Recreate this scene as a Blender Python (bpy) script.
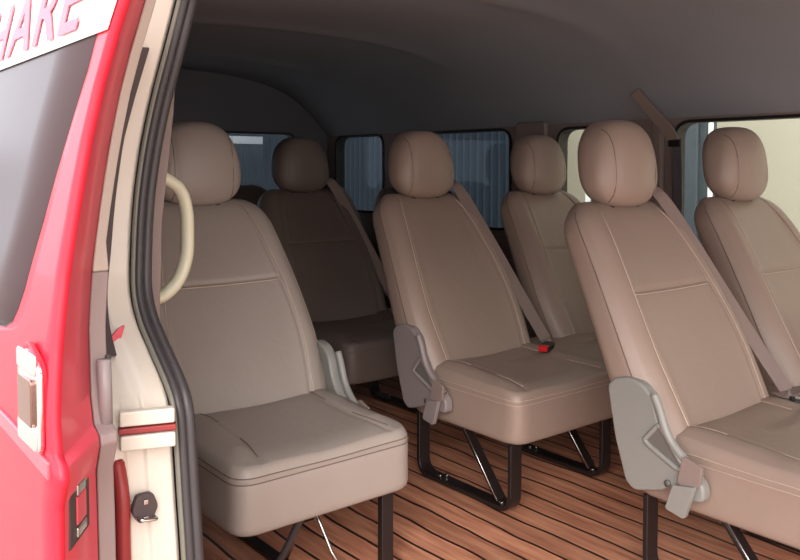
import bpy, bmesh, math, random
import numpy as np
from mathutils import Vector, Matrix

for o in list(bpy.data.objects):
    bpy.data.objects.remove(o)
SC = bpy.context.scene
COL = SC.collection
random.seed(4)

# ------------------------------------------------------------------ camera
YAW, PITCH, FPX = math.radians(38.707), math.radians(2.501), 816.0
fw = Vector((-math.cos(YAW)*math.cos(PITCH), math.sin(YAW)*math.cos(PITCH), -math.sin(PITCH)))
rt = fw.cross(Vector((0, 0, 1))).normalized()
up = rt.cross(fw)
cam_d = bpy.data.cameras.new('camera')
cam = bpy.data.objects.new('camera', cam_d)
COL.objects.link(cam)
m = Matrix.Identity(4)
for i in range(3):
    m[i][0], m[i][1], m[i][2] = rt[i], up[i], -fw[i]
m.translation = Vector((0, 0, 1.0))
cam.matrix_world = m
cam_d.sensor_width = 36
cam_d.lens = FPX/800*36
cam_d.shift_y = -(280-203.3)/800
cam_d.clip_start = 0.02
SC.camera = cam

# ------------------------------------------------------------------ world, sun, exposure
W = bpy.data.worlds.new('sky')
SC.world = W
W.use_nodes = True
nt = W.node_tree
nt.nodes.clear()
tc = nt.nodes.new('ShaderNodeTexCoord')
sp = nt.nodes.new('ShaderNodeSeparateXYZ')
rp = nt.nodes.new('ShaderNodeValToRGB')
mr = nt.nodes.new('ShaderNodeMapRange')
bg = nt.nodes.new('ShaderNodeBackground')
wo = nt.nodes.new('ShaderNodeOutputWorld')
mr.inputs['From Min'].default_value = -1
mr.inputs['From Max'].default_value = 1
nt.links.new(tc.outputs['Generated'], sp.inputs[0])
nt.links.new(sp.outputs['X'], mr.inputs['Value'])
nt.links.new(mr.outputs[0], rp.inputs[0])
nt.links.new(rp.outputs[0], bg.inputs['Color'])
nt.links.new(bg.outputs[0], wo.inputs[0])
rp.color_ramp.elements[0].color = (0.86, 0.93, 1.0, 1)
rp.color_ramp.elements[1].color = (1.0, 0.91, 0.87, 1)
bg.inputs['Strength'].default_value = 1.6
sl = bpy.data.lights.new('sun', 'SUN')
sl.energy = 1.3
sl.angle = math.radians(35)
sl.color = (1.0, 0.95, 0.9)
so = bpy.data.objects.new('sun', sl)
so.rotation_euler = Vector((-0.75, 0.75, -0.62)).to_track_quat('-Z', 'Y').to_euler()
COL.objects.link(so)
vs = SC.view_settings
vs.view_transform = 'Standard'
vs.look = 'None'
vs.gamma = 1
vs.use_curve_mapping = False
vs.exposure = 1.22


# ------------------------------------------------------------------ materials
def srgb(r, g, b):
    return tuple(((c/255/12.92) if c/255 <= .04045 else ((c/255+.055)/1.055)**2.4) for c in (r, g, b)) + (1,)


def mat(name, col, rough=.5, metal=0, bump=0, bscale=60, var=0, vscale=3, coat=0, spec=.5, sheen=0):
    M = bpy.data.materials.new(name)
    M.use_nodes = True
    t = M.node_tree
    b = t.nodes['Principled BSDF']
    b.inputs['Roughness'].default_value = rough
    b.inputs['Metallic'].default_value = metal
    b.inputs['Specular IOR Level'].default_value = spec
    b.inputs['Coat Weight'].default_value = coat
    b.inputs['Coat Roughness'].default_value = .08
    b.inputs['Sheen Weight'].default_value = sheen
    b.inputs['Base Color'].default_value = col
    co = t.nodes.new('ShaderNodeTexCoord')
    if var:
        n = t.nodes.new('ShaderNodeTexNoise')
        n.inputs['Scale'].default_value = vscale
        n.inputs['Detail'].default_value = 4
        r = t.nodes.new('ShaderNodeValToRGB')
        r.color_ramp.elements[0].position = .3
        r.color_ramp.elements[1].position = .7
        r.color_ramp.elements[0].color = tuple(c*(1-var) for c in col[:3]) + (1,)
        r.color_ramp.elements[1].color = tuple(min(1, c*(1+var)) for c in col[:3]) + (1,)
        t.links.new(co.outputs['Object'], n.inputs['Vector'])
        t.links.new(n.outputs['Fac'], r.inputs[0])
        t.links.new(r.outputs[0], b.inputs['Base Color'])
    if bump:
        n = t.nodes.new('ShaderNodeTexNoise')
        n.inputs['Scale'].default_value = bscale
        n.inputs['Detail'].default_value = 5
        u = t.nodes.new('ShaderNodeBump')
        u.inputs['Strength'].default_value = bump
        u.inputs['Distance'].default_value = .01
        t.links.new(co.outputs['Object'], n.inputs['Vector'])
        t.links.new(n.outputs['Fac'], u.inputs['Height'])
        t.links.new(u.outputs[0], b.inputs['Normal'])
    return M


M = {}
M['leather'] = mat('taupe_leather', srgb(152, 142, 135), .42, bump=.12, bscale=45, var=.04, vscale=4)
M['leather_warm'] = mat('warm_taupe_leather', srgb(152, 133, 122), .42, bump=.12, bscale=45, var=.04, vscale=4)
M['leather_shaded'] = mat('shaded_taupe_leather', srgb(104, 92, 86), .5, bump=.12, bscale=45, var=.05, vscale=4)  # same taupe leather, with the shade of the rear rows put into the colour
M['stitch'] = mat('pale_stitching', srgb(190, 170, 156), .6)
M['stitch_dark'] = mat('dark_seam', srgb(112, 95, 86), .7)
M['cover'] = mat('grey_green_plastic', srgb(140, 140, 136), .38, bump=.03, bscale=200)
M['cover_warm'] = mat('grey_plastic', srgb(140, 130, 130), .4, bump=.03, bscale=200)
M['recess'] = mat('recess_plastic', srgb(105, 102, 98), .5)
M['belt'] = mat('belt_webbing', srgb(138, 121, 115), .7, bump=.2, bscale=300)
M['black'] = mat('black_painted_steel', srgb(30, 24, 24), .38, bump=.04, bscale=80)
M['blackp'] = mat('black_plastic', srgb(34, 30, 30), .5)
M['red_plastic'] = mat('red_plastic', srgb(205, 30, 35), .3)
M['steel'] = mat('bright_steel', srgb(200, 200, 198), .22, metal=1)
M['grip'] = mat('chrome_painted_reflection', srgb(150, 116, 106), .25, metal=1)  # chrome with its brown reflection put into the base colour
M['slot'] = mat('dark_red_paint', srgb(150, 50, 50), .4)
M['chrome'] = mat('chrome', srgb(225, 222, 222), .09, metal=1)
M['rubber'] = mat('black_rubber', srgb(62, 58, 60), .42)
M['rubber_dk'] = mat('dark_rubber', srgb(72, 60, 60), .6)
M['rubber_lip'] = mat('grey_rubber_lip', srgb(120, 118, 108), .4)
M['cream'] = mat('cream_painted_steel', srgb(216, 206, 194), .35, var=.03, vscale=2, coat=.3)
M['cream_plastic'] = mat('cream_plastic', srgb(206, 204, 180), .35)
M['red'] = mat('red_car_paint', srgb(214, 40, 60), .45, coat=.12, var=.03, spec=.3)
M['red_in'] = mat('red_edge_paint', srgb(216, 76, 92), .4, coat=.2, var=.05, vscale=5)
M['greytrim'] = mat('grey_trim', srgb(140, 124, 122), .5, bump=.05)
M['trim_light'] = mat('pale_grey_trim', srgb(176, 164, 154), .5)
M['fabric'] = mat('roof_fabric', srgb(146, 149, 156), .95, bump=.15, bscale=150, var=.05, vscale=1.5, spec=.1)
M['panel'] = mat('interior_panel', srgb(138, 124, 120), .75, bump=.1, bscale=120, var=.04, spec=.25)
M['panel_dk'] = mat('dark_interior_panel', srgb(100, 99, 105), .8, bump=.1, bscale=120)
M['seal'] = mat('window_rubber', srgb(26, 22, 22), .5)
M['sticker'] = mat('white_vinyl', srgb(244, 244, 240), .4)
M['letter'] = mat('pink_red_vinyl', srgb(214, 84, 102), .45)
M['ground'] = mat('concrete_ground', srgb(168, 160, 152), .9, bump=.2, bscale=20, var=.1)
M['beige'] = mat('beige_render', srgb(188, 182, 164), .9, var=.03, vscale=.7)
M['white'] = mat('white_paint', srgb(238, 238, 234), .5)
M['bluegrey'] = mat('blue_grey_steel', srgb(62, 70, 76), .6, var=.06)


def glass(name, tint, amt=.9, rough=0.0):
    g = bpy.data.materials.new(name)
    g.use_nodes = True
    t = g.node_tree
    t.nodes.clear()
    tr = t.nodes.new('ShaderNodeBsdfTransparent')
    tr.inputs[0].default_value = tint
    gl = t.nodes.new('ShaderNodeBsdfGlossy')
    gl.inputs['Roughness'].default_value = rough
    lw = t.nodes.new('ShaderNodeLayerWeight')
    lw.inputs[0].default_value = .5
    pw = t.nodes.new('ShaderNodeMath')
    pw.operation = 'POWER'
    pw.inputs[1].default_value = 5
    fr = t.nodes.new('ShaderNodeMath')
    fr.operation = 'MULTIPLY_ADD'
    fr.inputs[1].default_value = .5
    fr.inputs[2].default_value = .03
    t.links.new(lw.outputs['Facing'], pw.inputs[0])
    t.links.new(pw.outputs[0], fr.inputs[0])
    mx = t.nodes.new('ShaderNodeMixShader')
    o = t.nodes.new('ShaderNodeOutputMaterial')
    t.links.new(fr.outputs[0], mx.inputs[0])
    t.links.new(tr.outputs[0], mx.inputs[1])
    t.links.new(gl.outputs[0], mx.inputs[2])
    t.links.new(mx.outputs[0], o.inputs[0])
    return g


M['glass'] = glass('clear_glass', (.86, .88, .86, 1))
M['glass_dk'] = glass('tinted_glass', (.42, .46, .50, 1))
M['door_glass'] = mat('dark_tinted_door_glass', srgb(80, 68, 70), .25, spec=.05)


def floor_material():
    F = bpy.data.materials.new('wood_strip_floor')
    F.use_nodes = True
    t = F.node_tree
    b = t.nodes['Principled BSDF']
    N, L = t.nodes.new, t.links.new
    co = N('ShaderNodeTexCoord')
    s = N('ShaderNodeSeparateXYZ')
    L(co.outputs['Object'], s.inputs[0])
    wob = N('ShaderNodeTexNoise')
    wob.inputs['Scale'].default_value = 3.5
    L(co.outputs['Object'], wob.inputs['Vector'])
    w1 = N('ShaderNodeMath'); w1.operation = 'MULTIPLY_ADD'
    w1.inputs[1].default_value = .034
    L(wob.outputs['Fac'], w1.inputs[0])
    L(s.outputs['Y'], w1.inputs[2])
    dv = N('ShaderNodeMath'); dv.operation = 'DIVIDE'
    dv.inputs[1].default_value = .0825
    L(w1.outputs[0], dv.inputs[0])
    off = N('ShaderNodeMath'); off.operation = 'ADD'
    off.inputs[1].default_value = .36
    L(dv.outputs[0], off.inputs[0])
    fr = N('ShaderNodeMath'); fr.operation = 'FRACT'
    L(off.outputs[0], fr.inputs[0])
    fl = N('ShaderNodeMath'); fl.operation = 'FLOOR'
    L(off.outputs[0], fl.inputs[0])
    wn = N('ShaderNodeTexWhiteNoise'); wn.noise_dimensions = '1D'
    L(fl.outputs[0], wn.inputs['W'])
    # stretched grain
    mp = N('ShaderNodeMapping')
    mp.inputs['Scale'].default_value = (2.2, 22, 1)
    L(co.outputs['Object'], mp.inputs[0])
    gn = N('ShaderNodeTexNoise')
    gn.inputs['Scale'].default_value = 2.0
    gn.inputs['Detail'].default_value = 7
    L(mp.outputs[0], gn.inputs['Vector'])
    cr = N('ShaderNodeValToRGB')
    cr.color_ramp.elements[0].position = .3
    cr.color_ramp.elements[1].position = .72
    cr.color_ramp.elements[0].color = srgb(168, 106, 82)
    cr.color_ramp.elements[1].color = srgb(232, 168, 134)
    L(gn.outputs['Fac'], cr.inputs[0])
    hs = N('ShaderNodeHueSaturation')
    vv = N('ShaderNodeMapRange')
    vv.inputs['To Min'].default_value = .82
    vv.inputs['To Max'].default_value = 1.12
    L(wn.outputs[0], vv.inputs['Value'])
    L(vv.outputs[0], hs.inputs['Value'])
    L(cr.outputs[0], hs.inputs['Color'])
    ln = N('ShaderNodeMath'); ln.operation = 'LESS_THAN'
    ln.inputs[1].default_value = .11
    L(fr.outputs[0], ln.inputs[0])
    mx = N('ShaderNodeMix'); mx.data_type = 'RGBA'
    L(ln.outputs[0], mx.inputs['Factor'])
    L(hs.outputs[0], mx.inputs['A'])
    mx.inputs['B'].default_value = srgb(46, 26, 22)
    L(mx.outputs['Result'], b.inputs['Base Color'])
    b.inputs['Roughness'].default_value = .42
    bp = N('ShaderNodeBump')
    bp.inputs['Strength'].default_value = .25
    bp.inputs['Distance'].default_value = .004
    bp.invert = True
    L(ln.outputs[0], bp.inputs['Height'])
    L(bp.outputs[0], b.inputs['Normal'])
    return F


M['floor'] = floor_material()


# ------------------------------------------------------------------ helpers
def obj(name, bm, m, parent=None, smooth=False, bevel=0, seg=2):
    me = bpy.data.meshes.new(name)
    bmesh.ops.recalc_face_normals(bm, faces=bm.faces)
    bm.to_mesh(me)
    bm.free()
    o = bpy.data.objects.new(name, me)
    COL.objects.link(o)
    me.materials.append(m)
    if smooth:
        me.polygons.foreach_set('use_smooth', [True]*len(me.polygons))
    if bevel:
        b = o.modifiers.new('bevel', 'BEVEL')
        b.width = bevel
        b.segments = seg
        b.limit_method = 'ANGLE'
        b.angle_limit = math.radians(35)
        b.harden_normals = True
        me.polygons.foreach_set('use_smooth', [True]*len(me.polygons))
    if parent:
        o.parent = parent
    return o


def tag(o, label, cat, group=None):
    o['label'] = label
    o['category'] = cat
    if group:
        o['group'] = group
    return o


def empty(name, loc=(0, 0, 0)):
    o = bpy.data.objects.new(name, None)
    o.empty_display_size = .05
    o.location = loc
    COL.objects.link(o)
    return o


def struct(o):
    o['kind'] = 'structure'
    return o


def copy_tree(o, parent=None):
    c = o.copy()
    COL.objects.link(c)
    if parent:
        c.parent = parent
    for ch in list(o.children):
        copy_tree(ch, c)
    return c


def add_box(bm, c, s, rot=None):
    r = bmesh.ops.create_cube(bm, size=1)
    mt = Matrix.Translation(c) @ (rot.to_4x4() if rot else Matrix.Identity(4)) @ Matrix.Diagonal((*s, 1))
    bmesh.ops.transform(bm, matrix=mt, verts=r['verts'])
    return r['verts']


def rings(bm, R, close=True, cap=True):
    """loft a list of rings (each a list of points)"""
    V = [[bm.verts.new(p) for p in r] for r in R]
    n = len(R[0])
    for a, b in zip(V[:-1], V[1:]):
        for i in range(n if close else n-1):
            j = (i+1) % n
            bm.faces.new((a[i], a[j], b[j], b[i]))
    if cap and close:
        bm.faces.new(V[0])
        bm.faces.new(V[-1])
    return V


def smooth_path(pts, n=8):
    """Catmull-Rom through the points"""
    P = [Vector(p) for p in pts]
    P = [P[0]*2-P[1]] + P + [P[-1]*2-P[-2]]
    out = []
    for i in range(1, len(P)-2):
        p0, p1, p2, p3 = P[i-1:i+3]
        for k in range(n):
            t = k/n
            out.append(.5*((2*p1)+(p2-p0)*t+(2*p0-5*p1+4*p2-p3)*t*t+(3*p1-p0-3*p2+p3)*t**3))
    out.append(P[-2])
    return out


def sweep(bm, path, prof, side=Vector((0, 1, 0))):
    """sweep a closed 2D profile (a along side, b along the other normal)"""
    R = []
    n = len(path)
    for i, p in enumerate(path):
        t = (path[min(i+1, n-1)]-path[max(i-1, 0)]).normalized()
        a = (side-t*side.dot(t)).normalized()
        b = t.cross(a)
        R.append([p+a*u+b*v for u, v in prof])
    rings(bm, R)


def circ(r, n=10, ry=None):
    ry = r if ry is None else ry
    return [(r*math.cos(2*math.pi*i/n), ry*math.sin(2*math.pi*i/n)) for i in range(n)]


def tube(bm, pts, r, n=10, side=Vector((0, 1, 0)), sm=0, ry=None):
    P = smooth_path(pts, sm) if sm else [Vector(p) for p in pts]
    sweep(bm, P, circ(r, n, ry), side)


def rect(a, b):
    return [(-a/2, -b/2), (a/2, -b/2), (a/2, b/2), (-a/2, b/2)]


def prism(bm, pts, y0, y1):
    """outline in x,z extruded along y"""
    a = [bm.verts.new((x, y0, z)) for x, z in pts]
    b = [bm.verts.new((x, y1, z)) for x, z in pts]
    n = len(pts)
    bm.faces.new(a)
    bm.faces.new(b)
    for i in range(n):
        j = (i+1) % n
        bm.faces.new((a[i], a[j], b[j], b[i]))


def rounded(pts, r, n=5):
    """round the corners of a 2D polygon (closed)"""
    out = []
    N = len(pts)
    for i in range(N):
        p, a, b = Vector(pts[i]), Vector(pts[i-1]), Vector(pts[(i+1) % N])
        da, db = (a-p), (b-p)
        rr = min(r, da.length*.45, db.length*.45)
        s, e = p+da.normalized()*rr, p+db.normalized()*rr
        for k in range(n+1):
            t = k/n
            out.append(tuple(s*(1-t)**2+p*2*t*(1-t)+e*t*t))
    return out


def panel_with_holes(name, outline, holes, axis, at, thick, m, cols=None):
    """flat panel; outline/holes are 2D (u, z); axis 'y' -> (u, at, z), 'x' -> (at, u, z)"""
    bm = bmesh.new()
    mk = (lambda u, z: (u, at, z)) if axis == 'y' else (lambda u, z: (at, u, z))
    if cols is None:
        groups = [(outline, holes[0])]
    else:
        z0, z1 = outline[0][1], outline[2][1]
        groups = [([(a, z0), (b, z0), (b, z1), (a, z1)], h) for (a, b), h in zip(cols, holes)]
    for ol, h in groups:
        es = []
        for lp in (ol, h):
            vs_ = [bm.verts.new(mk(u, z)) for u, z in lp]
            es += [bm.edges.new((vs_[i], vs_[(i+1) % len(vs_)])) for i in range(len(vs_))]
        bmesh.ops.triangle_fill(bm, use_beauty=True, use_dissolve=False, edges=es)
    bmesh.ops.remove_doubles(bm, verts=bm.verts, dist=1e-5)
    r = bmesh.ops.extrude_face_region(bm, geom=list(bm.faces))
    d = Vector((0, thick, 0)) if axis == 'y' else Vector((thick, 0, 0))
    bmesh.ops.translate(bm, vec=d, verts=[v for v in r['geom'] if isinstance(v, bmesh.types.BMVert)])
    return obj(name, bm, m)


# ------------------------------------------------------------------ setting: floor, ceiling, walls
WF = 2.86        # inner face of the far side wall
XR = -4.3        # inner face of the tailgate
bm = bmesh.new()
add_box(bm, (-1.65, 1.66, -.02), (5.3, 2.48, .04))
struct(obj('floor', bm, M['floor']))
bm = bmesh.new()
add_box(bm, (-1.65, 1.66, -.14), (5.3, 2.5, .19))
bm.verts.ensure_lookup_table()
struct(obj('trim_1', bm, M['panel_dk']))

bm = bmesh.new()
add_box(bm, (0, 0, -.5), (60, 60, .1))
struct(obj('ground', bm, M['ground']))

# ceiling: curved headliner with shallow ribs
prof = [(.585, 1.30), (.62, 1.36), (.70, 1.43), (.9, 1.49), (1.3, 1.535), (1.75, 1.55), (2.2, 1.53),
        (2.5, 1.47), (2.7, 1.36), (2.81, 1.25), (2.865, 1.19)]
pp = [p for p in smooth_path([(0, y, z) for y, z in prof], 6)]
bm = bmesh.new()
R = []
for k in range(140):
    x = XR-.02+(1.3-XR)*k/139
    rib = .012*math.exp(-(((x+2.35) % .9-.45)/.05)**2)
    R.append([(x, p.y, p.z-rib*math.sin(math.pi*(p.y-.58)/2.3)) for p in pp])
rings(bm, R, close=False, cap=False)
ce = struct(obj('ceiling', bm, M['fabric'], smooth=True))
s_ = ce.modifiers.new('thick', 'SOLIDIFY')
s_.thickness = .05
s_.offset = 1 if ce.data.polygons[0].normal.z > 0 else -1


def window_loop(u0, u1, z0, z1, r=.055, lean=0):
    return rounded([(u0, z0), (u1, z0), (u1, z1), (u0-lean, z1)], r, 7)


far_w = [(-3.58, -2.72, .70, 1.185), (-2.43, -1.975, .62, 1.175), (-1.835, -.45, .62, 1.18), (-4.2, -3.72, .74, 1.19)]
loops = [window_loop(a, b, c, d, .07) for a, b, c, d in far_w]
struct(panel_with_holes('wall_left', [(XR-.05, 0), (1, 0), (1, 1.23), (XR-.05, 1.23)], loops, 'y', WF, .06, M['panel'],
                        cols=[(-3.65, -2.6), (-2.6, -1.89), (-1.89, 1.0), (XR-.05, -3.65)]))
for i, (lp, w) in enumerate(zip(loops, far_w)):
    wn = empty('window_%d' % (i+1), ((w[0]+w[1])/2, WF, w[2]))
    struct(wn)
    off = Vector(wn.location)
    bm = bmesh.new()
    path = [Vector((u, WF+.026, z))-off for u, z in lp]
    path.append(path[0])
    sweep(bm, path, rect(.066, .012), Vector((0, 1, 0)))
    obj('window_frame', bm, M['seal'], wn)
    bm = bmesh.new()
    prism(bm, [(u-off.x, z-off.z) for u, z in lp], .025, .031)
    obj('window_glass', bm, M['glass'] if i in (1, 2) else M['glass_dk'], wn)

# pillar trims between the far windows
for n_, (a, b) in enumerate([(-2.70, -2.45), (-1.960, -1.85)]):
    bm = bmesh.new()
    prism(bm, rounded([(a+.02, .5), (b-.02, .5), (b-.035, 1.21), (a+.035, 1.21)], .02, 4), WF-.03, WF)
    struct(obj('trim_%d' % (n_+2), bm, M['panel'], bevel=.008))
bm = bmesh.new()
prism(bm, [(XR, .5), (1, .5), (1, .56), (XR, .56)], WF-.025, WF)
struct(obj('trim_4', bm, M['panel'], bevel=.01))

# tailgate
hw = window_loop(.95, 2.62, .86, 1.205, .06)
struct(panel_with_holes('wall_rear', [(.55, 0), (2.9, 0), (2.9, 1.25), (2.6, 1.5), (1.7, 1.6), (.9, 1.55), (.55, 1.35)],
                        [hw], 'x', XR-.06, .06, M['panel_dk']))
wn = struct(empty('window_5', (XR, 1.75, .86)))
bm = bmesh.new()
path = [Vector((.002, u-1.75, z-.86)) for u, z in hw]
path.append(path[0])
sweep(bm, path, rect(.02, .012), Vector((1, 0, 0)))
obj('window_frame', bm, M['seal'], wn)
bm = bmesh.new()
a = [bm.verts.new((-.03, u-1.75, z-.86)) for u, z in hw]
b = [bm.verts.new((-.036, u-1.75, z-.86)) for u, z in hw]
bm.faces.new(a); bm.faces.new(b)
for i in range(len(a)):
    j = (i+1) % len(a)
    bm.faces.new((a[i], a[j], b[j], b[i]))
obj('window_glass', bm, M['glass_dk'], wn)

# near side wall behind the door opening
bm = bmesh.new()
R = []
for y0, z in [(.575, 0), (.575, .6), (.585, .9), (.61, 1.1), (.62, 1.25), (.61, 1.42)]:
    R.append([(XR-.05, y0, z), (-1.42, y0, z), (-1.42, .46, z), (XR-.05, .46, z)])
rings(bm, R)
struct(obj('wall_right', bm, M['panel']))
bm = bmesh.new()
R = []
for y0, z in [(.42, -.25), (.405, .0), (.40, .6), (.41, .85), (.435, 1.1), (.46, 1.25), (.50, 1.42), (.56, 1.5)]:
    R.append([(XR-.08, y0, z), (-1.72, y0, z), (-1.72, y0+.05, z), (XR-.08, y0+.05, z)])
rings(bm, R)
struct(obj('trim_6', bm, M['red'], smooth=False))


# ------------------------------------------------------------------ rear pillar of the door opening
def yb(z):
    return .50 if z < .75 else .50+.12*((z-.75)/.7)**1.5


JP = [(-1.30, .60, 1.40), (-1.326, .58, 1.284), (-1.34, .562, 1.2), (-1.358, .545, 1.115), (-1.368, .53, 1.03), (-1.37, .518, .945),
      (-1.36, .508, .861), (-1.347, .502, .794), (-1.317, .5, .748), (-1.267, .5, .707), (-1.208, .5, .662),
      (-1.183, .5, .629), (-1.173, .5, .569), (-1.164, .5, .495), (-1.152, .5, .406), (-1.14, .5, .25), (-1.13, .5, .0), (-1.13, .5, -.1)]
JS = smooth_path(JP, 4)
pil = empty('trim_5', (0, 0, 0))
struct(pil)
bm = bmesh.new()
R = []
for p in JS:
    yo = .40+(p.y-.5)*.75
    w = p.y-yo
    cs = [(-.5, yo-.0), (-.02, yo), (.0, yo+.006), (.0, yo+.022), (-.006, yo+.028), (-.006, yo+w*.52),
          (0, yo+w*.58), (0, yo+w-.008), (-.008, p.y), (-.5, p.y)]
    R.append([(p.x+dx if dx > -.4 else -1.7, yy, p.z) for dx, yy in cs])
rings(bm, R)
obj('pillar_panel', bm, M['cream'], pil, bevel=.003, seg=2)


def jamb(z):
    best = min(JS, key=lambda p: abs(p.z-z))
    return best


# two lobed weather strip
bm = bmesh.new()
path = [p+Vector((.004, .001, 0)) for p in JS]
sweep(bm, path, circ(.004, 8, .005))
obj('seal_lip', bm, M['rubber_lip'], pil, smooth=True)
bm = bmesh.new()
path = [p+Vector((.004, .010, 0)) for p in JS]
sweep(bm, path, circ(.008, 12, .008))
obj('weather_strip', bm, M['rubber'], pil, smooth=True)
bm = bmesh.new()
path = [p+Vector((.0, .024, 0)) for p in JS]
sweep(bm, path, circ(.010, 12, .012))
obj('weather_strip', bm, M['rubber'], pil, smooth=True)
# inner trim board behind the strip
bm = bmesh.new()
R = []
for p in JS:
    R.append([(p.x-.012, p.y+.02, p.z), (p.x-.02, p.y+.038, p.z), (p.x-.06, p.y+.055, p.z), (-1.55, p.y+.06, p.z), (-1.55, p.y+.02, p.z)])
rings(bm, R)
obj('inner_trim', bm, M['panel_dk'], pil, bevel=.006)
# dark rubber strip down the upper jamb
bm = bmesh.new()
R = []
for p in [p for p in JS if .70 < p.z < 1.215]:
    yc = float(np.interp(p.z, [.70, .72, .865, 1.046, 1.2], [.434, .437, .461, .487, .523]))
    R.append([(p.x-.004, yc-.009, p.z), (p.x+.010, yc-.009, p.z), (p.x+.010, yc+.009, p.z), (p.x-.004, yc+.009, p.z)])
rings(bm, R)
obj('rubber_strip', bm, M['rubber_dk'], pil, bevel=.002)
# cream grab handle on the inside of the pillar
bm = bmesh.new()
tube(bm, [(-1.50, .60, .99), (-1.50, .628, .978), (-1.50, .655, .958), (-1.50, .668, .92), (-1.50, .670, .87), (-1.50, .667, .825),
          (-1.50, .650, .782), (-1.50, .620, .755), (-1.50, .585, .748)], .0125, 14, sm=6, ry=.0155)
gh = obj('grab_handle', bm, M['cream_plastic'], None, smooth=True)
tag(gh, 'cream curved grab handle on the inside of the door pillar', 'handle')

# rail bracket plates, striker
jx = -1.17
RP = Matrix.Rotation(math.radians(-20), 3, 'Z')
bm = bmesh.new()
add_box(bm, (jx+.010, .452, .634), (.018, .078, .022), RP)
obj('rail_plate', bm, M['cream'], pil, bevel=.003)
bm = bmesh.new()
add_box(bm, (jx+.008, .453, .616), (.02, .082, .009), RP)
obj('rail_slot', bm, M['slot'], pil, bevel=.002)
bm = bmesh.new()
add_box(bm, (jx+.012, .452, .599), (.02, .078, .022), RP)
obj('rail_plate', bm, M['cream'], pil, bevel=.003)
bm = bmesh.new()
prism(bm, rounded([(-.01, -.02), (.01, -.02), (.02, .0), (.012, .022), (-.012, .022), (-.02, 0)], .006, 3), -.006, .006)
bmesh.ops.rotate(bm, cent=(0, 0, 0), matrix=Matrix.Rotation(math.radians(90), 3, 'Z'), verts=bm.verts)
bmesh.ops.translate(bm, vec=(jx+.014, .444, .500), verts=bm.verts)
st = obj('striker_plate', bm, M['rubber_dk'], pil, bevel=.002)
bm = bmesh.new()
tube(bm, [(jx+.018, .432, .490), (jx+.030, .432, .490), (jx+.032, .444, .488), (jx+.030, .456, .486), (jx+.018, .456, .486)], .0028, 8, sm=3, side=Vector((0, 0, 1)))
obj('striker_loop', bm, M['steel'], st, smooth=True)
for zz in (.511, .486):
    bm = bmesh.new()
    add_box(bm, (jx+.021, .444, zz), (.004, .008, .008))
    obj('striker_bolt', bm, M['steel'], st, bevel=.0015)
# red channel down the outer side of the lower jamb
bm = bmesh.new()
tube(bm, [(jx-.012, .414, .57), (jx+.008, .414, .52), (jx+.012, .414, .42), (jx+.014, .424, .36), (jx+.016, .43, .1)], .011, 10, sm=5)
obj('channel', bm, M['slot'], pil, smooth=True)
# red patch at the knee of the jamb
bm = bmesh.new()
k = jamb(.735)
prism(bm, rounded([(-.012, -.03), (.004, -.01), (.014, .02), (.002, .014), (-.014, -.004)], .004, 3), -.002, .002)
bmesh.ops.rotate(bm, cent=(0, 0, 0), matrix=Matrix.Rotation(math.radians(90), 3, 'Z'), verts=bm.verts)
bmesh.ops.translate(bm, vec=(-1.295, .456, .728), verts=bm.verts)
obj('paint_patch', bm, M['red_in'], pil)


# ------------------------------------------------------------------ sliding door, pushed back along the body
def yd(z):
    return .27 if z < .7 else .27+.12*((z-.7)/.7)**1.3


EP = [(-.90, 1.36), (-.92, 1.30), (-.956, 1.196), (-.971, 1.161), (-.990, 1.10), (-1.001, 1.033), (-1.005, .949), (-1.008, .866), (-1.002, .785),
      (-.99, .70), (-.983, .662), (-.962, .652), (-.960, .64), (-.982, .60), (-.984, .542), (-.984, .3), (-.984, -.1)]


def xe(z):
    zs = [e[1] for e in EP][::-1]
    xs = [e[0] for e in EP][::-1]
    return float(np.interp(z, zs, xs))


door = empty('door_1', (0, 0, 0))
struct(door)
DX1 = -2.35
# window hole outline in (x, z)
whole = rounded([(-2.22, .775), (-1.165, .775), (-1.108, .93), (-1.028, 1.12), (-.995, 1.245), (-2.22, 1.245)], .06, 6)
zs = [1.36, 1.3, 1.25, 1.2, 1.16, 1.10, 1.03, .95, .866, .785, .70, .662, .652, .64, .60, .54, .42, .3, .1, -.1]
HZ = [.775, .779, .790, .81, .84, .93, 1.12, 1.245]
HX = [-1.26, -1.225, -1.192, -1.170, -1.150, -1.108, -1.028, -.995]
whole = [(x, z) for x, z in zip(HX, HZ)]+[(-2.22, 1.245), (-2.22, .775)]
bm = bmesh.new()
zr = sorted(set([round(float(z), 4) for z in np.linspace(-.1, 1.36, 60)]+HZ+zs))


def row(z, cols_):
    return [bm.verts.new((x, yd(z), z)) for x in cols_]


def strip(f0, f1, za, n=6):
    prev = None
    for z in za:
        cur = row(z, np.linspace(f0(z), f1(z), n))
        if prev:
            for i in range(n-1):
                bm.faces.new((prev[i], prev[i+1], cur[i+1], cur[i]))
        prev = cur


hr = lambda z: float(np.interp(z, HZ, HX))
strip(lambda z: DX1, lambda z: -2.22, zr)
strip(lambda z: -2.22, lambda z: -1.26, [z for z in zr if z <= .775])
strip(lambda z: -1.26, xe, [z for z in zr if z <= .775])
strip(hr, xe, [z for z in zr if .775 <= z <= 1.245])
strip(lambda z: -2.22, lambda z: -.995, [z for z in zr if z >= 1.245])
strip(lambda z: -.995, xe, [z for z in zr if z >= 1.245])
bmesh.ops.remove_doubles(bm, verts=bm.verts, dist=1e-5)
dp = obj('outer_panel', bm, M['red'], door, smooth=True)
sm_ = dp.modifiers.new('thick', 'SOLIDIFY')
sm_.thickness = .012
sm_.offset = -1 if sum(p.normal.y for p in dp.data.polygons) < 0 else 1
# front edge of the door, a folded pressing
def dw(z):
    return float(np.interp(z, [-.1, .3, .55, .7, .8, .87, .95, 1.05, 1.2, 1.36], [.085, .085, .083, .078, .072, .070, .068, .066, .062, .060]))


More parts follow.
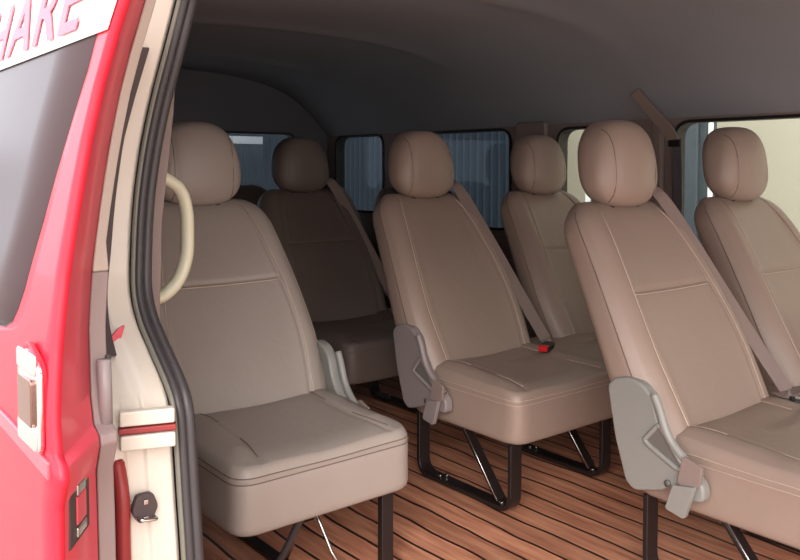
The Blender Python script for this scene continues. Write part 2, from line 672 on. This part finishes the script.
bm = bmesh.new()
R = []
for z in zs:
    x, y = xe(z), yd(z)
    w = dw(z)
    R.append([(x, y+.001, z), (x-.004, y+.012, z), (x-.05, y+w*.55, z), (x-.10, y+w, z), (x-.125, y+w, z), (x-.125, y+.013, z), (x-.02, y+.013, z)])
rings(bm, R)
obj('edge_panel', bm, M['red_in'], door, smooth=False, bevel=.003)
# crease line along the edge
# grey inner trim of the door
bm = bmesh.new()
R = []
R2 = []
for z in [1.36, 1.3, 1.25, 1.2, 1.15, 1.1, 1.05, 1.0, .95, .9, .86, .82, .785, .70, .662, .652, .64, .60, .54, .42, .3, .1, -.1]:
    x, y = xe(z)-.10, yd(z)+dw(z)
    w = .016 if z > .87 else .024
    sec = [(x+.003, y+.0005, z), (x, y+w, z), (x-.1, y+w, z), (x-.1, y+.0005, z)]
    if z >= .86:
        R2.append(sec)
    if z <= .86:
        R.append(sec)
rings(bm, R)
gt = obj('inner_trim', bm, M['greytrim'], door, bevel=.003)
bm = bmesh.new()
rings(bm, R2)
obj('inner_trim', bm, M['trim_light'], door, bevel=.003)
bm = bmesh.new()
for zz in (.745,):
    x = xe(zz)-.10
    add_box(bm, (x+.001, yd(zz)+.1, zz), (.012, .008, .008))
obj('trim_screw', bm, M['rubber'], gt, bevel=.003)
bm = bmesh.new()
tube(bm, [(-1.085, .365, .745), (-1.085, .366, .70), (-1.085, .366, .645)], .0095, 10)
obj('roller_cover', bm, M['cover_warm'], gt, smooth=True)
# latch cut into the edge
bm = bmesh.new()
lx, ly, lz = -1.043, .322, .578
rot = Matrix.Rotation(math.atan2(-.10, .085), 3, 'Z')  # along the edge face
rotm = Matrix.Rotation(math.radians(-50), 3, 'Z')


def edge_box(bm, du, dz, su, sz, depth, out_=0):
    """a box lying on the slanted edge face; u runs outer->inner"""
    u = Vector((-.05, .0468-.012, 0)).normalized()
    n = Vector((u.y, -u.x, 0))
    o_ = Vector((xe(lz)-.028, yd(lz)+.028, lz))
    Rm = Matrix((u, n, Vector((0, 0, 1)))).transposed()
    add_box(bm, o_+u*du+n*out_+Vector((0, 0, dz)), (su, depth, sz), Rm)


edge_box(bm, .024, 0, .074, .080, .006, .0)
la = obj('latch', bm, M['rubber_dk'], door, bevel=.012, seg=4)
la.modifiers[0].width = .0028
for q_ in ((.026, .03, .014), (-.026, .034, .012)):
    bm = bmesh.new()
    edge_box(bm, .024, *q_, .008, .002)
    obj('latch_claw', bm, M['steel'], la, bevel=.002)
bm = bmesh.new()
edge_box(bm, .026, 0, .034, .036, .008, .001)
obj('latch_slot', bm, M['red_in'], la, bevel=.002)

# door glass and its vinyl banner
bm = bmesh.new()
strip(lambda z: -2.22, hr, sorted(set(HZ+[float(z) for z in np.linspace(.775, 1.245, 24)])), 8)
for v in bm.verts:
    v.co.y = yd(v.co.z)+.004
dg = obj('window_glass', bm, M['door_glass'], door, smooth=True)
sm_ = dg.modifiers.new('thick', 'SOLIDIFY')
sm_.thickness = .004
bm = bmesh.new()
path = [Vector((x, yd(z)+.001, z)) for x, z in whole]
path.append(path[0])
sweep(bm, path, circ(.0016, 6), Vector((0, 1, 0)))
obj('window_frame', bm, M['seal'], door)

bm = bmesh.new()
rows = []
for k_ in range(40):
    z = 1.163+(1.359-1.163)*k_/39
    rows.append([(x, yd(z)-.0022, z) for x in np.linspace(-2.3, xe(z)-.003, 12)])
rings(bm, rows, close=False, cap=False)
bn = obj('banner', bm, M['sticker'], door, smooth=True)
sm_ = bn.modifiers.new('thick', 'SOLIDIFY')
sm_.thickness = .0012
cu = bpy.data.curves.new('lettering', 'FONT')
cu.body = 'SHARE'
cu.size = .13
cu.offset = .0022
cu.extrude = .0006
cu.space_character = 1.12
tmp = bpy.data.objects.new('tmp_text', cu)
COL.objects.link(tmp)
dgph = bpy.context.evaluated_depsgraph_get()
me = bpy.data.meshes.new_from_object(tmp.evaluated_get(dgph))
bpy.data.objects.remove(tmp)
bm = bmesh.new()
bm.from_mesh(me)
for z in np.linspace(.01, .12, 9):
    bmesh.ops.bisect_plane(bm, geom=bm.verts[:]+bm.edges[:]+bm.faces[:], plane_co=(0, float(z), 0), plane_no=(0, 1, 0))
xm = max(v.co.x for v in bm.verts)
xn = min(v.co.x for v in bm.verts)
TX0, TX1 = -1.70, -1.085
for v in bm.verts:
    x = TX0+(v.co.x-xn)/(xm-xn)*(TX1-TX0)+v.co.y*.12
    z = 1.180+v.co.y
    y = yd(z)-.0068-v.co.z
    v.co = (x, y, z)
obj('lettering', bm, M['letter'], bn)

# chrome outside handle in its dished recess
bm = bmesh.new()
y0 = .270
prism(bm, rounded([(-1.120, 0.643), (-1.015, 0.650), (-1.010, 0.763), (-1.080, 0.788), (-1.130, 0.748)], .02, 5), y0-.003, y0+.004)
hd = obj('door_handle', bm, M['red'], door, bevel=.002)
bm = bmesh.new()
prism(bm, rounded([(-1.100, 0.660), (-1.008, 0.660), (-1.008, 0.763), (-1.065, 0.780), (-1.100, 0.763)], .012, 4), y0-.009, y0-.001)
obj('handle_bezel', bm, M['chrome'], hd, bevel=.003, seg=3)
bm = bmesh.new()
prism(bm, rounded([(-1.085, 0.688), (-1.025, 0.688), (-1.025, 0.746), (-1.085, 0.746)], .006, 4), y0-.013, y0-.007)
obj('handle_grip', bm, M['grip'], hd, bevel=.002, seg=3)
for zz, hh in ((.765, .026), (.676, .030)):
    bm = bmesh.new()
    prism(bm, rounded([(-1.093, zz-hh/2), (-1.014, zz-hh/2), (-1.014, zz+hh/2), (-1.093, zz+hh/2)], .006, 3), y0-.012, y0-.006)
    obj('handle_cap', bm, M['chrome'], hd, bevel=.003, seg=2)
# pressed diagonal feature line
bm = bmesh.new()
sweep(bm, [Vector((-2.34, .2685, .652)), Vector((-1.2, .2685, .652)), Vector((-.99, .2685, .644))], rect(.006, .022), Vector((0, 1, 0)))
obj('feature_line', bm, M['red_in'], door, bevel=.0025)


# ------------------------------------------------------------------ seats
def gauss(d, w):
    return np.exp(-(d/w)**2)


def se(c, e):
    return np.sign(c)*np.abs(c)**e


def backrest_point(th, v, hw=.258, groove=True, cross=True):
    """th: angle round the section (pi/2 = front), v: 0..1 up the back"""
    L = .70
    s = v*L
    a0 = math.radians(28)
    # centre line, slightly bowed
    x = -.392-s*math.sin(a0)+.018*math.sin(math.pi*v)
    z = .285+s*math.cos(a0)
    T = .078-.022*v
    wv = hw*(1.02-.21*max(0, (v-.34)/.66)**1.35-.06*max(0, (.35-v)/.35)**1.5)
    top = 1.0
    r = .16
    if v > 1-r:
        q = (v-(1-r))/r
        top = math.sqrt(max(0, 1-q**2.6))
        wv *= (.80+.20*math.sqrt(max(0, 1-q**2.5)))
    bot = 1.0
    if v < .06:
        bot = math.sqrt(max(0, 1-((.06-v)/.06)**2))
    T2 = T*min(top, 1)*bot
    c, s2 = math.cos(th), math.sin(th)
    y = wv*float(se(c, .42))
    if v > 1-r:
        q = (v-(1-r))/r
        y *= 1-.16*q**3
    n = T2*float(se(s2, .62))
    if s2 > 0:
        u = abs(y)/wv
        # side bolsters stand proud of the centre panel
        n += .014*math.exp(-((u-.80)/.16)**2)*min(1, top)*(1 if v < .8 else max(0, (1-v)/.2))
        n -= .008*math.exp(-(u/.5)**2)*top
        if groove:
            us = inner_seam(v)
            n -= .005*math.exp(-((u-us)/.022)**2)*top
            if u < us and cross:
                n -= .006*math.exp(-((v-.60)/.010)**2)
            n -= .004*math.exp(-((u-.965)/.016)**2)*top
    nx, nz = math.cos(a0), math.sin(a0)
    return Vector((x+n*nx, y, z+n*nz))


def inner_seam(v):
    return .64-.06*(v-.5)+.07*math.sin(math.pi*min(1, v*1.1))


def th_for_u(u):
    return math.acos(max(-1, min(1, u))**(1/.42)) if u >= 0 else math.pi-math.acos((-u)**(1/.42))


def make_backrest(m, parent, y0, hw=.258, cross=True):
    bm = bmesh.new()
    ths = []
    # dense sampling of the front face in u, coarser behind
    us = list(np.linspace(.995, -.995, 120))
    ths = [0.02, .08]+[th_for_u(u) for u in us]+[math.pi-.08, math.pi-.02]
    ths += [math.pi+a for a in np.linspace(.02, math.pi-.02, 40)]
    vsn = list(np.concatenate([np.linspace(0, .06, 6), np.linspace(.07, .57, 34), np.linspace(.575, .625, 12), np.linspace(.64, .84, 14),
                               np.linspace(.85, .97, 12), np.linspace(.975, .999, 7)]))
    R = [[backrest_point(t, v, hw, True, cross) for t in ths] for v in vsn]
    rings(bm, R)
    bmesh.ops.translate(bm, vec=(0, y0, 0), verts=bm.verts)
    o = obj('backrest', bm, m, parent, smooth=True)
    return o


def stitch_back(m, parent, y0, hw=.258, cross=True):
    nrm = Vector((math.cos(math.radians(28)), 0, math.sin(math.radians(28))))

    def line(f, ts, off):
        bm = bmesh.new()
        P = []
        for t in ts:
            u, v = f(t)
            P.append(backrest_point(th_for_u(u), v, hw, True)+nrm*off+Vector((0, y0, 0)))
        sweep(bm, P, circ(.0018, 5), Vector((1, 0, .3)))
        obj('stitching', bm, m, parent, smooth=True)
    for sg in (1, -1):
        line(lambda v: (sg*(inner_seam(v)+.028), v), np.linspace(.07, .93, 50), .001)
    if cross:
        line(lambda u: (u, .588), np.linspace(-.68, .68, 30), .001)


def edge_seam(m, parent, y0, hw=.258):
    for sg in (1, -1):
        bm = bmesh.new()
        P = []
        for v in np.linspace(.05, .95, 60):
            th = .22 if sg > 0 else math.pi-.22
            P.append(backrest_point(th, v, hw)+Vector((.0008, y0+sg*.0006, .0004)))
        sweep(bm, P, circ(.0014, 5), Vector((1, 0, .3)))
        obj('piping', bm, m, parent, smooth=True)


def make_headrest(m, parent, y0):
    bm = bmesh.new()
    cx, cz = -.695, 1.012
    tilt = math.radians(12)
    R = []
    N = 64
    for i in range(1, 48):
        ph = -math.pi/2+math.pi*i/48
        cz_ = se(math.sin(ph), .80)
        rr = abs(math.cos(ph))**.70
        ring = []
        for k_ in range(N):
            t = 2*math.pi*k_/N
            wy = .131*(1-.13*float(cz_))
            y = wy*rr*float(se(math.cos(t), .72))
            n = .074*(1+.1*float(cz_))*rr*float(se(math.sin(t), .75))
            u = abs(y)/.128
            n *= 1-.06*math.exp(-((u-.70)/.035)**2)
            if n > 0:
                n += .006*math.exp(-(u/.5)**2)
            z = .122*float(cz_)
            x = n-z*math.tan(tilt)*.6
            ring.append(Vector((cx+x, y0+y, cz+z)))
        R.append(ring)
    rings(bm, R)
    h = obj('headrest', bm, m, parent, smooth=True)
    for sg in (1, -1):
        bm = bmesh.new()
        add = []
        for i in range(3, 46):
            ph = -math.pi/2+math.pi*i/48
            cz_ = float(se(math.sin(ph), .80))
            rr = abs(math.cos(ph))**.70
            yv = .090
            wy = .131*(1-.13*cz_)
            ratio = yv/(wy*rr) if wy*rr > 0 else 2
            if ratio >= .99:
                continue
            ct = ratio**(1/.72)
            sn = math.sqrt(max(0, 1-ct*ct))
            n = .074*(1+.1*cz_)*rr*float(se(sn, .75))*(1-.06)+.001
            n += .006*math.exp(-((yv/.128)/.5)**2)
            z = .122*cz_
            add.append(Vector((cx+n-z*math.tan(tilt)*.6, y0+sg*yv, cz+z)))
        if len(add) > 3:
            sweep(bm, add, circ(.0014, 5))
        obj('stitching', bm, M['stitch_dark'], h, smooth=True)
    for sg in (-1, 1):
        bm = bmesh.new()
        tube(bm, [(cx+.005, y0+sg*.055, .86), (cx+.02, y0+sg*.055, .93)], .006, 10)
        po = obj('headrest_post', bm, M['chrome'], h, smooth=True)
        bm = bmesh.new()
        tube(bm, [(-.678, y0+sg*.055, .882), (-.674, y0+sg*.055, .902)], .012, 12)
        obj('post_collar', bm, M['blackp'], h, smooth=True)
    return h


def cushion_points(W_, yc, DPT=.47):
    """closed cushion surface: plan outline times vertical profile"""
    r = .055
    x0, x1 = -DPT, .004
    # plan outline, dense
    base = rounded([(x1, -W_/2), (x1, W_/2), (x0, W_/2), (x0, -W_/2)], r, 12)
    O = []
    for i in range(len(base)):
        a, b = Vector(base[i]), Vector(base[(i+1) % len(base)])
        n = max(1, int((b-a).length/.012))
        for k_ in range(n):
            O.append(a+(b-a)*k_/n)
    ctr = Vector(((x0+x1)/2, 0))
    hx, hy = (x1-x0)/2, W_/2

    def med(p):
        return Vector((ctr.x+(p.x-ctr.x)*.05, (hy-.2)/hy*p.y if hy > .3 else p.y*.05))
    prof = [(.1, .205), (.5, .205), (.9, .205), (.975, .207), (.992, .213), (1.0, .225), (1.006, .255), (1.008, .28), (1.007, .305), (1.003, .318),
            (.998, .3215), (.9965, .324), (1.0, .327), (.996, .334), (.988, .342), (.975, .350), (.955, .357)]
    prof += [(k_, None) for k_ in (.94, .93, .92, .91, .90, .88, .85, .82, .79, .76, .73, .70, .67, .64, .60, .56, .52, .48, .44, .40, .35, .3, .2, .1, .03)]
    R = []
    for kk, z in prof:
        ring = []
        for p in O:
            mm = med(p)
            if kk > .9:  # inset by absolute distance near the rim
                ins = (1-kk)*.24
                d = (mm-p)
                # inset towards the rounded rectangle centre, per axis
                q = Vector((p.x+(-1 if p.x > ctr.x else 1)*min(abs(p.x-ctr.x), ins)*min(1, abs(p.x-ctr.x)/(hx-.05)),
                            p.y-math.copysign(min(abs(p.y), ins)*min(1, abs(p.y)/(hy-.05)), p.y)))
            else:
                ins = .1*.24
                q0 = Vector((p.x+(-1 if p.x > ctr.x else 1)*min(abs(p.x-ctr.x), ins)*min(1, abs(p.x-ctr.x)/(hx-.05)),
                             p.y-math.copysign(min(abs(p.y), ins)*min(1, abs(p.y)/(hy-.05)), p.y)))
                q = mm+(q0-mm)*(kk/.9)
            ring.append([q, z, kk])
        R.append(ring)
    seats = [yc_-yc for yc_ in yc_list(W_, yc)]
    out_ = []
    for ring in R:
        o_ = []
        for q, z, kk in ring:
            zz = z
            if z is None:
                t = (.955-kk)/.955
                zz = .357+.014*(1-math.exp(-t*6))
            if z is None or z > .32:
                w = 1 if z is None else (z-.32)/.037
                zz += w*cush_height(q.x, q.y, seats)
            o_.append(Vector((q.x, q.y+yc, zz)))
        out_.append(o_)
    return out_


def yc_list(W_, yc):
    return [yc] if W_ < .7 else [yc-.316, yc+.316]


def cush_seam(x):
    """half distance of the lengthways seams from a seat centre"""
    return .150+.03*max(0, (x+.22)/.22)**2+.02*max(0, (-.3-x)/.15)


def cush_height(x, y, seats):
    h = .018*max(0, min(1, (-x-.12)/.3))   # rises to the back
    c = min(seats, key=lambda s: abs(y-s))
    d = abs(y-c)
    s = cush_seam(x)
    h += .010*math.exp(-((d-s-.035)/.035)**2)*min(1, max(0, (-x-.03)/.06))
    h -= .006*math.exp(-(d/.10)**2)
    h -= .0045*math.exp(-((d-s)/.007)**2)*min(1, max(0, -x/.02))
    h -= .012*math.exp(-((x+.40)/.05)**2)
    return h


def make_cushion(m, ms, parent, W_, yc):
    bm = bmesh.new()
    R = cushion_points(W_, yc)
    V = rings(bm, R, cap=True)
    c = obj('seat_cushion', bm, m, parent, smooth=True)
    # double stitched rim
    for ri, off in ((10, .0012), (13, .0010)):
        bm = bmesh.new()
        P = [p.copy() for p in R[ri]]
        ctr = Vector((-.23, yc, 0))
        for p in P:
            d = Vector((p.x-ctr.x, p.y-ctr.y, 0)).normalized()
            p += d*off
            if ri == 13:
                p.z += .001
        P.append(P[0])
        sweep(bm, P, circ(.0012, 5), Vector((0, 0, 1)))
        obj('piping', bm, ms, c, smooth=True)
    seats = [s-yc for s in yc_list(W_, yc)]
    for s0 in seats:
        for sg in (-1, 1):
            P = []
            for x in np.linspace(-.025, -.36, 26):
                y = s0+sg*(cush_seam(x)+.006)
                P.append(Vector((x, y+yc, .3705+cush_height(x, y, seats)+.0005)))
            for Q in (P[:10], P[-8:]):
                bm = bmesh.new()
                sweep(bm, Q, circ(.0012, 5), Vector((0, 1, 0)))
                obj('stitching', bm, ms, c, smooth=True)
    return c


COVER = [(x-.026, z) for x, z in [(-.492, .466), (-.470, .488), (-.43, .497), (-.392, .488), (-.362, .460), (-.348, .41), (-.325, .372), (-.285, .335), (-.246, .306),
         (-.228, .285), (-.228, .252), (-.258, .246), (-.285, .262), (-.31, .262), (-.34, .246), (-.41, .225), (-.435, .24), (-.468, .34)]]


def make_cover(parent, y0, m, sg=-1):
    """recliner cover on the side of the frame; sg -1: on the aisle side"""
    bm = bmesh.new()
    prism(bm, rounded(COVER, .012, 3), y0, y0+sg*.032)
    c = obj('recliner_cover', bm, m, parent, bevel=.007, seg=3)
    y = y0+sg*.031
    # raised loop around a triangular dish
    bm = bmesh.new()
    lp = [Vector((x, y+sg*.002, z)) for x, z in rounded([(-.368, .405), (-.408, .358), (-.395, .348), (-.318, .312), (-.30, .318), (-.335, .362)], .012, 5)]
    lp.append(lp[0])
    lp.append(lp[1])
    sweep(bm, lp, circ(.0065, 8), Vector((0, 1, 0)))
    obj('cover_rim', bm, m, c, smooth=True)
    bm = bmesh.new()
    prism(bm, rounded([(-.366, .398), (-.400, .358), (-.318, .32), (-.304, .322), (-.338, .362)], .008, 3), y+sg*.0005, y+sg*.003)
    obj('cover_recess', bm, M['recess'], c)
    # front rib
    bm = bmesh.new()
    tube(bm, [(-.385, y, .472), (-.370, y, .44), (-.355, y, .40), (-.335, y, .368), (-.295, y, .334), (-.262, y, .312)], .010, 10, sm=5)
    obj('cover_rib', bm, m, c, smooth=True)
    # bolt head
    bm = bmesh.new()
    tube(bm, [(-.343, y, .272), (-.343, y+sg*.006, .272)], .008, 12, side=Vector((0, 0, 1)))
    obj('cover_bolt', bm, M['recess'], c, smooth=True)
    # belt anchor: webbing loop and end tab
    bm = bmesh.new()
    prism(bm, rounded([(-.298, .352), (-.250, .336), (-.256, .292), (-.29, .272), (-.312, .288)], .008, 3), y+sg*.006, y+sg*.016)
    a = obj('belt_anchor', bm, M['belt'], parent, bevel=.004)
    bm = bmesh.new()
    prism(bm, rounded([(-.316, .282), (-.262, .292), (-.286, .212), (-.336, .222)], .008, 3), y+sg*.012, y+sg*.026)
    obj('anchor_tab', bm, m, a, bevel=.004)
    return c


def make_leg(parent, y0, brace=True):
    """U-shaped flat bar frame with a slanting brace"""
    prof = rounded([(-.405, .22), (-.405, .012), (.0, .012), (.0, .22)], .05, 7)[8:-8]
    pts = [Vector((-.405, y0, .21))]+[Vector((x, y0, z)) for x, z in prof]+[Vector((.0, y0, .206))]
    pts = [Vector((x-.024, y, z)) for x, y, z in pts]
    bm = bmesh.new()
    sweep(bm, pts, rect(.046, .014), Vector((0, 1, 0)))
    lg = obj('leg_frame', bm, M['black'], parent, bevel=.003)
    for x in (-.33, -.06):
        for yy in (-.009, .009):
            bm = bmesh.new()
            add_box(bm, (x+yy*.6, y0+yy, .024), (.013, .011, .010))
            obj('floor_bolt', bm, M['steel'], lg, bevel=.003)
    if brace:
        bm = bmesh.new()
        sweep(bm, [Vector((-.27, y0+.004, .25)), Vector((-.08, y0+.004, .024))], rect(.036, .010), Vector((0, 1, 0)))
        br = obj('brace', bm, M['black'], lg, bevel=.002)
        bm = bmesh.new()
        tube(bm, [(-.25, y0-.016, .245), (-.076, y0-.016, .026)], .0022, 8)
        obj('brace_highlight', bm, M['steel'], br, smooth=True)  # bright highlight along the brace edge, modelled as a thin steel tube
    return lg


def belt_strip(bm, pts, width, side, th=.0022):
    P = smooth_path(pts, 6)
    sweep(bm, P, rect(width, th), side)


def front_face(v, y):
    """point on the front of the backrest at height v and side offset y"""
    u = max(-.97, min(.97, y/.258))
    return backrest_point(th_for_u(u), v, .258)


def make_belt(parent, y0, buckle_red=True, tongue=False):
    pts = [(x, y+y0, z) for x, y, z in ((-.83, .11, .86), (-.765, .13, .925), (-.71, .142, .95), (-.655, .155, .915), (-.58, .182, .80), (-.49, .225, .64),
                                        (-.40, .258, .49), (-.335, .272, .395))]
    bm = bmesh.new()
    belt_strip(bm, pts, .046, Vector((.35, 1, 0)).normalized())
    b = obj('seat_belt', bm, M['belt'], parent, smooth=False)
    bm = bmesh.new()
    add_box(bm, (-.735, y0+.145, .905), (.05, .06, .022), Matrix.Rotation(math.radians(25), 3, 'Y'))
    obj('belt_guide', bm, M['blackp'], parent, bevel=.008, seg=3)
    # tongue: plastic grip and steel blade
    Rm = Matrix.Rotation(math.radians(28), 3, 'Z') @ Matrix.Rotation(math.radians(20), 3, 'Y')
    bm = bmesh.new()
    add_box(bm, (-.325, y0+.268, .388), (.022, .066, .016), Rm)
    t = obj('belt_tongue', bm, M['cover_warm'], b, bevel=.005, seg=3)
    bm = bmesh.new()
    add_box(bm, (-.302, y0+.250, .382), (.03, .022, .003), Rm)
    obj('tongue_blade', bm, M['steel'], t, bevel=.001)
    bm = bmesh.new()
    if buckle_red:
        Rb = Matrix.Rotation(math.radians(115), 3, 'Z')
        add_box(bm, (-.262, y0+.195, .392), (.078, .036, .022), Rb)
        bk = obj('belt_buckle', bm, M['blackp'], parent, bevel=.005, seg=3)
        bm = bmesh.new()
        add_box(bm, (-.244, y0+.160, .394), (.030, .030, .020), Rb)
        obj('release_button', bm, M['red_plastic'], bk, bevel=.003)
    else:
        Rb = Matrix.Rotation(math.radians(-50), 3, 'Z')
        add_box(bm, (-.290, y0+.235, .384), (.044, .030, .018), Rb)
        bk = obj('belt_buckle', bm, M['blackp'], parent, bevel=.005, seg=3)
        bm = bmesh.new()
        add_box(bm, (-.290, y0+.235, .394), (.020, .014, .003), Rb)
        obj('release_button', bm, M['steel'], bk, bevel=.001)
        # lap webbing lying on the cushion
        bm = bmesh.new()
        belt_strip(bm, [(-.335, y0+.22, .392), (-.32, y0+.27, .395), (-.30, y0+.33, .392), (-.30, y0+.42, .388), (-.34, y0+.50, .384)], .04, Vector((1, .1, 0)).normalized())
        obj('lap_belt', bm, M['belt'], parent)
    return b


def make_double(name, x, label, m, ms, mc, belts=True, red=True, y=1.681):
    root = empty(name, (x, y, 0))
    tag(root, label, 'seat', 'double seats along the far side')
    hy = .235
    make_cushion(m, ms, root, 1.102, .551)
    for yc in (hy, hy+.632):
        cross = not (red and yc < .3)
        b = make_backrest(m, root, yc, cross=cross)
        stitch_back(ms, b, yc, cross=cross)
        edge_seam(M['stitch_dark'], b, yc)
        make_headrest(m, root, yc)
    make_cover(root, -.006, mc)
    for yy in (.022, .44, 1.06):
        make_leg(root, yy)
    # cross rails under the cushion
    for xx in (-.36, -.06):
        bm = bmesh.new()
        add_box(bm, (xx, .551, .205), (.03, 1.04, .025))
        obj('cross_rail', bm, M['black'], root, bevel=.003)
    # hinge bracket joining each back to the frame
    for yy in (.48, .62):
        bm = bmesh.new()
        prism(bm, rounded([(-.46, .22), (-.36, .22), (-.38, .30), (-.46, .32)], .02, 3), yy-.006, yy+.006)
        obj('hinge_bracket', bm, M['black'], root, bevel=.002)
    if belts:
        make_belt(root, hy, red)
    return root


make_double('double_seat', -.717, 'taupe leather double seat cut off by the right edge, nearest grey side cover',
            M['leather_warm'], M['stitch'], M['cover'], True, False)
make_double('double_seat', -1.574, 'taupe leather double seat with the red-buttoned belt buckle, across the aisle from the single seat',
            M['leather_warm'], M['stitch'], M['cover_warm'], True, True)
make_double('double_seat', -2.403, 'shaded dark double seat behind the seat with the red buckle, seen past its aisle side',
            M['leather_shaded'], M['stitch_dark'], M['cover_warm'], True, False)

# single seat by the door
ys = .791
sg = empty('single_seat', (-1.54, ys, 0))
tag(sg, 'taupe leather single seat just inside the open door, beside the cream grab handle', 'seat')
make_cushion(M['leather'], M['stitch_dark'], sg, .49, .245)
b = make_backrest(M['leather'], sg, .2345)
stitch_back(M['stitch'], b, .2345)
edge_seam(M['stitch'], b, .2345)
make_headrest(M['leather'], sg, .2345)
make_cover(sg, .492, M['cover'], 1)
bm = bmesh.new()
sweep(bm, [Vector((-.035, .425, .24)), Vector((-.035, .425, .0))], rect(.036, .02), Vector((0, 1, 0)))
obj('leg', bm, M['black'], sg, bevel=.003)
bm = bmesh.new()
sweep(bm, [Vector((-.40, .425, .24)), Vector((-.40, .425, .0))], rect(.036, .02), Vector((0, 1, 0)))
obj('leg', bm, M['black'], sg, bevel=.003)
bm = bmesh.new()
tube(bm, [(-.03, .19, .235), (-.04, .185, .20), (-.12, .165, .06), (-.20, .15, .008)], .009, 10, sm=4)
obj('folding_strut', bm, M['rubber'], sg, smooth=True)
bm = bmesh.new()
tube(bm, [(-.10, .235, .235), (-.06, .28, .08), (-.02, .31, .006)], .004, 8)
obj('brace_wire', bm, M['steel'], sg, smooth=True)
bm = bmesh.new()
tube(bm, [(-.10, .235, .235), (-.14, .22, .08), (-.20, .23, .006)], .004, 8)
obj('brace_wire', bm, M['steel'], sg, smooth=True)
for xx in (-.36, -.06):
    bm = bmesh.new()
    add_box(bm, (xx, .235, .205), (.03, .41, .025))
    obj('cross_rail', bm, M['black'], sg, bevel=.003)
bm = bmesh.new()
add_box(bm, (-.22, .235, .008), (.44, .03, .016))
obj('floor_rail', bm, M['black'], sg, bevel=.003)

# rear bench
rb = empty('rear_bench', (-3.30, .72, 0))
tag(rb, 'dark rear bench seat in front of the tailgate window, tops of its backs just showing', 'seat')
bm = bmesh.new()
add_box(bm, (-.24, 1.04, .29), (.46, 2.06, .14))
obj('seat_cushion', bm, M['leather_shaded'], rb, bevel=.03, seg=4)
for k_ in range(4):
    b = make_backrest(M['leather_shaded'], rb, .28+.52*k_)
for k_ in range(4):
    bm = bmesh.new()
    add_box(bm, (-.25, .1+.6*k_, .11), (.34, .04, .22))
    obj('leg', bm, M['black'], rb, bevel=.004)

# ------------------------------------------------------------------ shoulder belt on the far pillar
sb = empty('shoulder_belt', (-1.88, WF-.03, .9))
tag(sb, 'grey shoulder belt hanging from its guide on the far window pillar', 'seat belt')
bm = bmesh.new()
belt_strip(bm, [(-.07, -.075, .40), (-.02, -.05, .33), (.05, -.03, .245), (.07, -.02, .20)], .045, Vector((1, 0, .5)).normalized(), .006)
obj('webbing', bm, M['belt'], sb)
bm = bmesh.new()
belt_strip(bm, [(.08, -.014, .19), (.085, -.012, .0), (.085, -.012, -.35)], .04, Vector((1, 0, 0)), .004)
obj('webbing', bm, M['panel_dk'], sb)
bm = bmesh.new()
add_box(bm, (.075, -.018, .195), (.06, .02, .03))
obj('belt_guide', bm, M['blackp'], sb, bevel=.008, seg=3)

# ------------------------------------------------------------------ outside, seen through the windows
bm = bmesh.new()
add_box(bm, (-3, 5.2, 2.0), (24, .2, 5.0))
struct(obj('outside_wall', bm, M['beige']))
bm = bmesh.new()
n = 60
R0, R1 = [], []
for i in range(n*4+1):
    x = -9.2+i*(4.85/(n*4))
    d = .0 if (i % 4) in (0, 1) else .035
    R0.append((x, 4.6+d, -.4)); R1.append((x, 4.6+d, 2.2))
va = [bm.verts.new(p) for p in R0]
vb = [bm.verts.new(p) for p in R1]
for i in range(len(va)-1):
    bm.faces.new((va[i], va[i+1], vb[i+1], vb[i]))
cn = obj('shipping_container', bm, M['bluegrey'])
s_ = cn.modifiers.new('thick', 'SOLIDIFY'); s_.thickness = .3; s_.offset = 1
tag(cn, 'blue-grey corrugated metal container outside the rear side windows', 'container')
bm = bmesh.new()
add_box(bm, (-2.97, 4.36, .8), (.82, .12, 2.4))
add_box(bm, (-2.97, 4.29, .8), (.74, .03, 2.3))
tag(obj('metal_cabinet', bm, M['bluegrey'], bevel=.01), 'tall blue-grey metal cabinet standing outside beside the white post', 'cabinet')
bm = bmesh.new()
add_box(bm, (-3.50, 4.5, .8), (.09, .10, 2.5))
tag(obj('post', bm, M['white'], bevel=.01), 'white square post outside between the container and the metal cabinet', 'post')
bm = bmesh.new()
tube(bm, [(-2.52, 4.28, 2.0), (-2.52, 4.28, .75), (-2.48, 4.26, .68), (-2.44, 4.26, .2), (-2.44, 4.26, -.45)], .014, 10)
tag(obj('drain_pipe', bm, M['white'], smooth=True), 'thin white pipe running down beside the blue-grey cabinet outside', 'pipe')
bm = bmesh.new()
add_box(bm, (-9.9, 3.2, .6), (.2, 9, 2.2))
struct(obj('outside_wall', bm, M['bluegrey']))
bm = bmesh.new()
add_box(bm, (-8.0, 2.3, 1.30), (.06, 4.3, .08))
for yy in (.2, 2.0, 3.8):
    add_box(bm, (-8.0, yy, .42), (.06, .06, 1.70))
tag(obj('railing', bm, M['white']), 'white horizontal rail outside, seen through the tailgate window', 'railing')
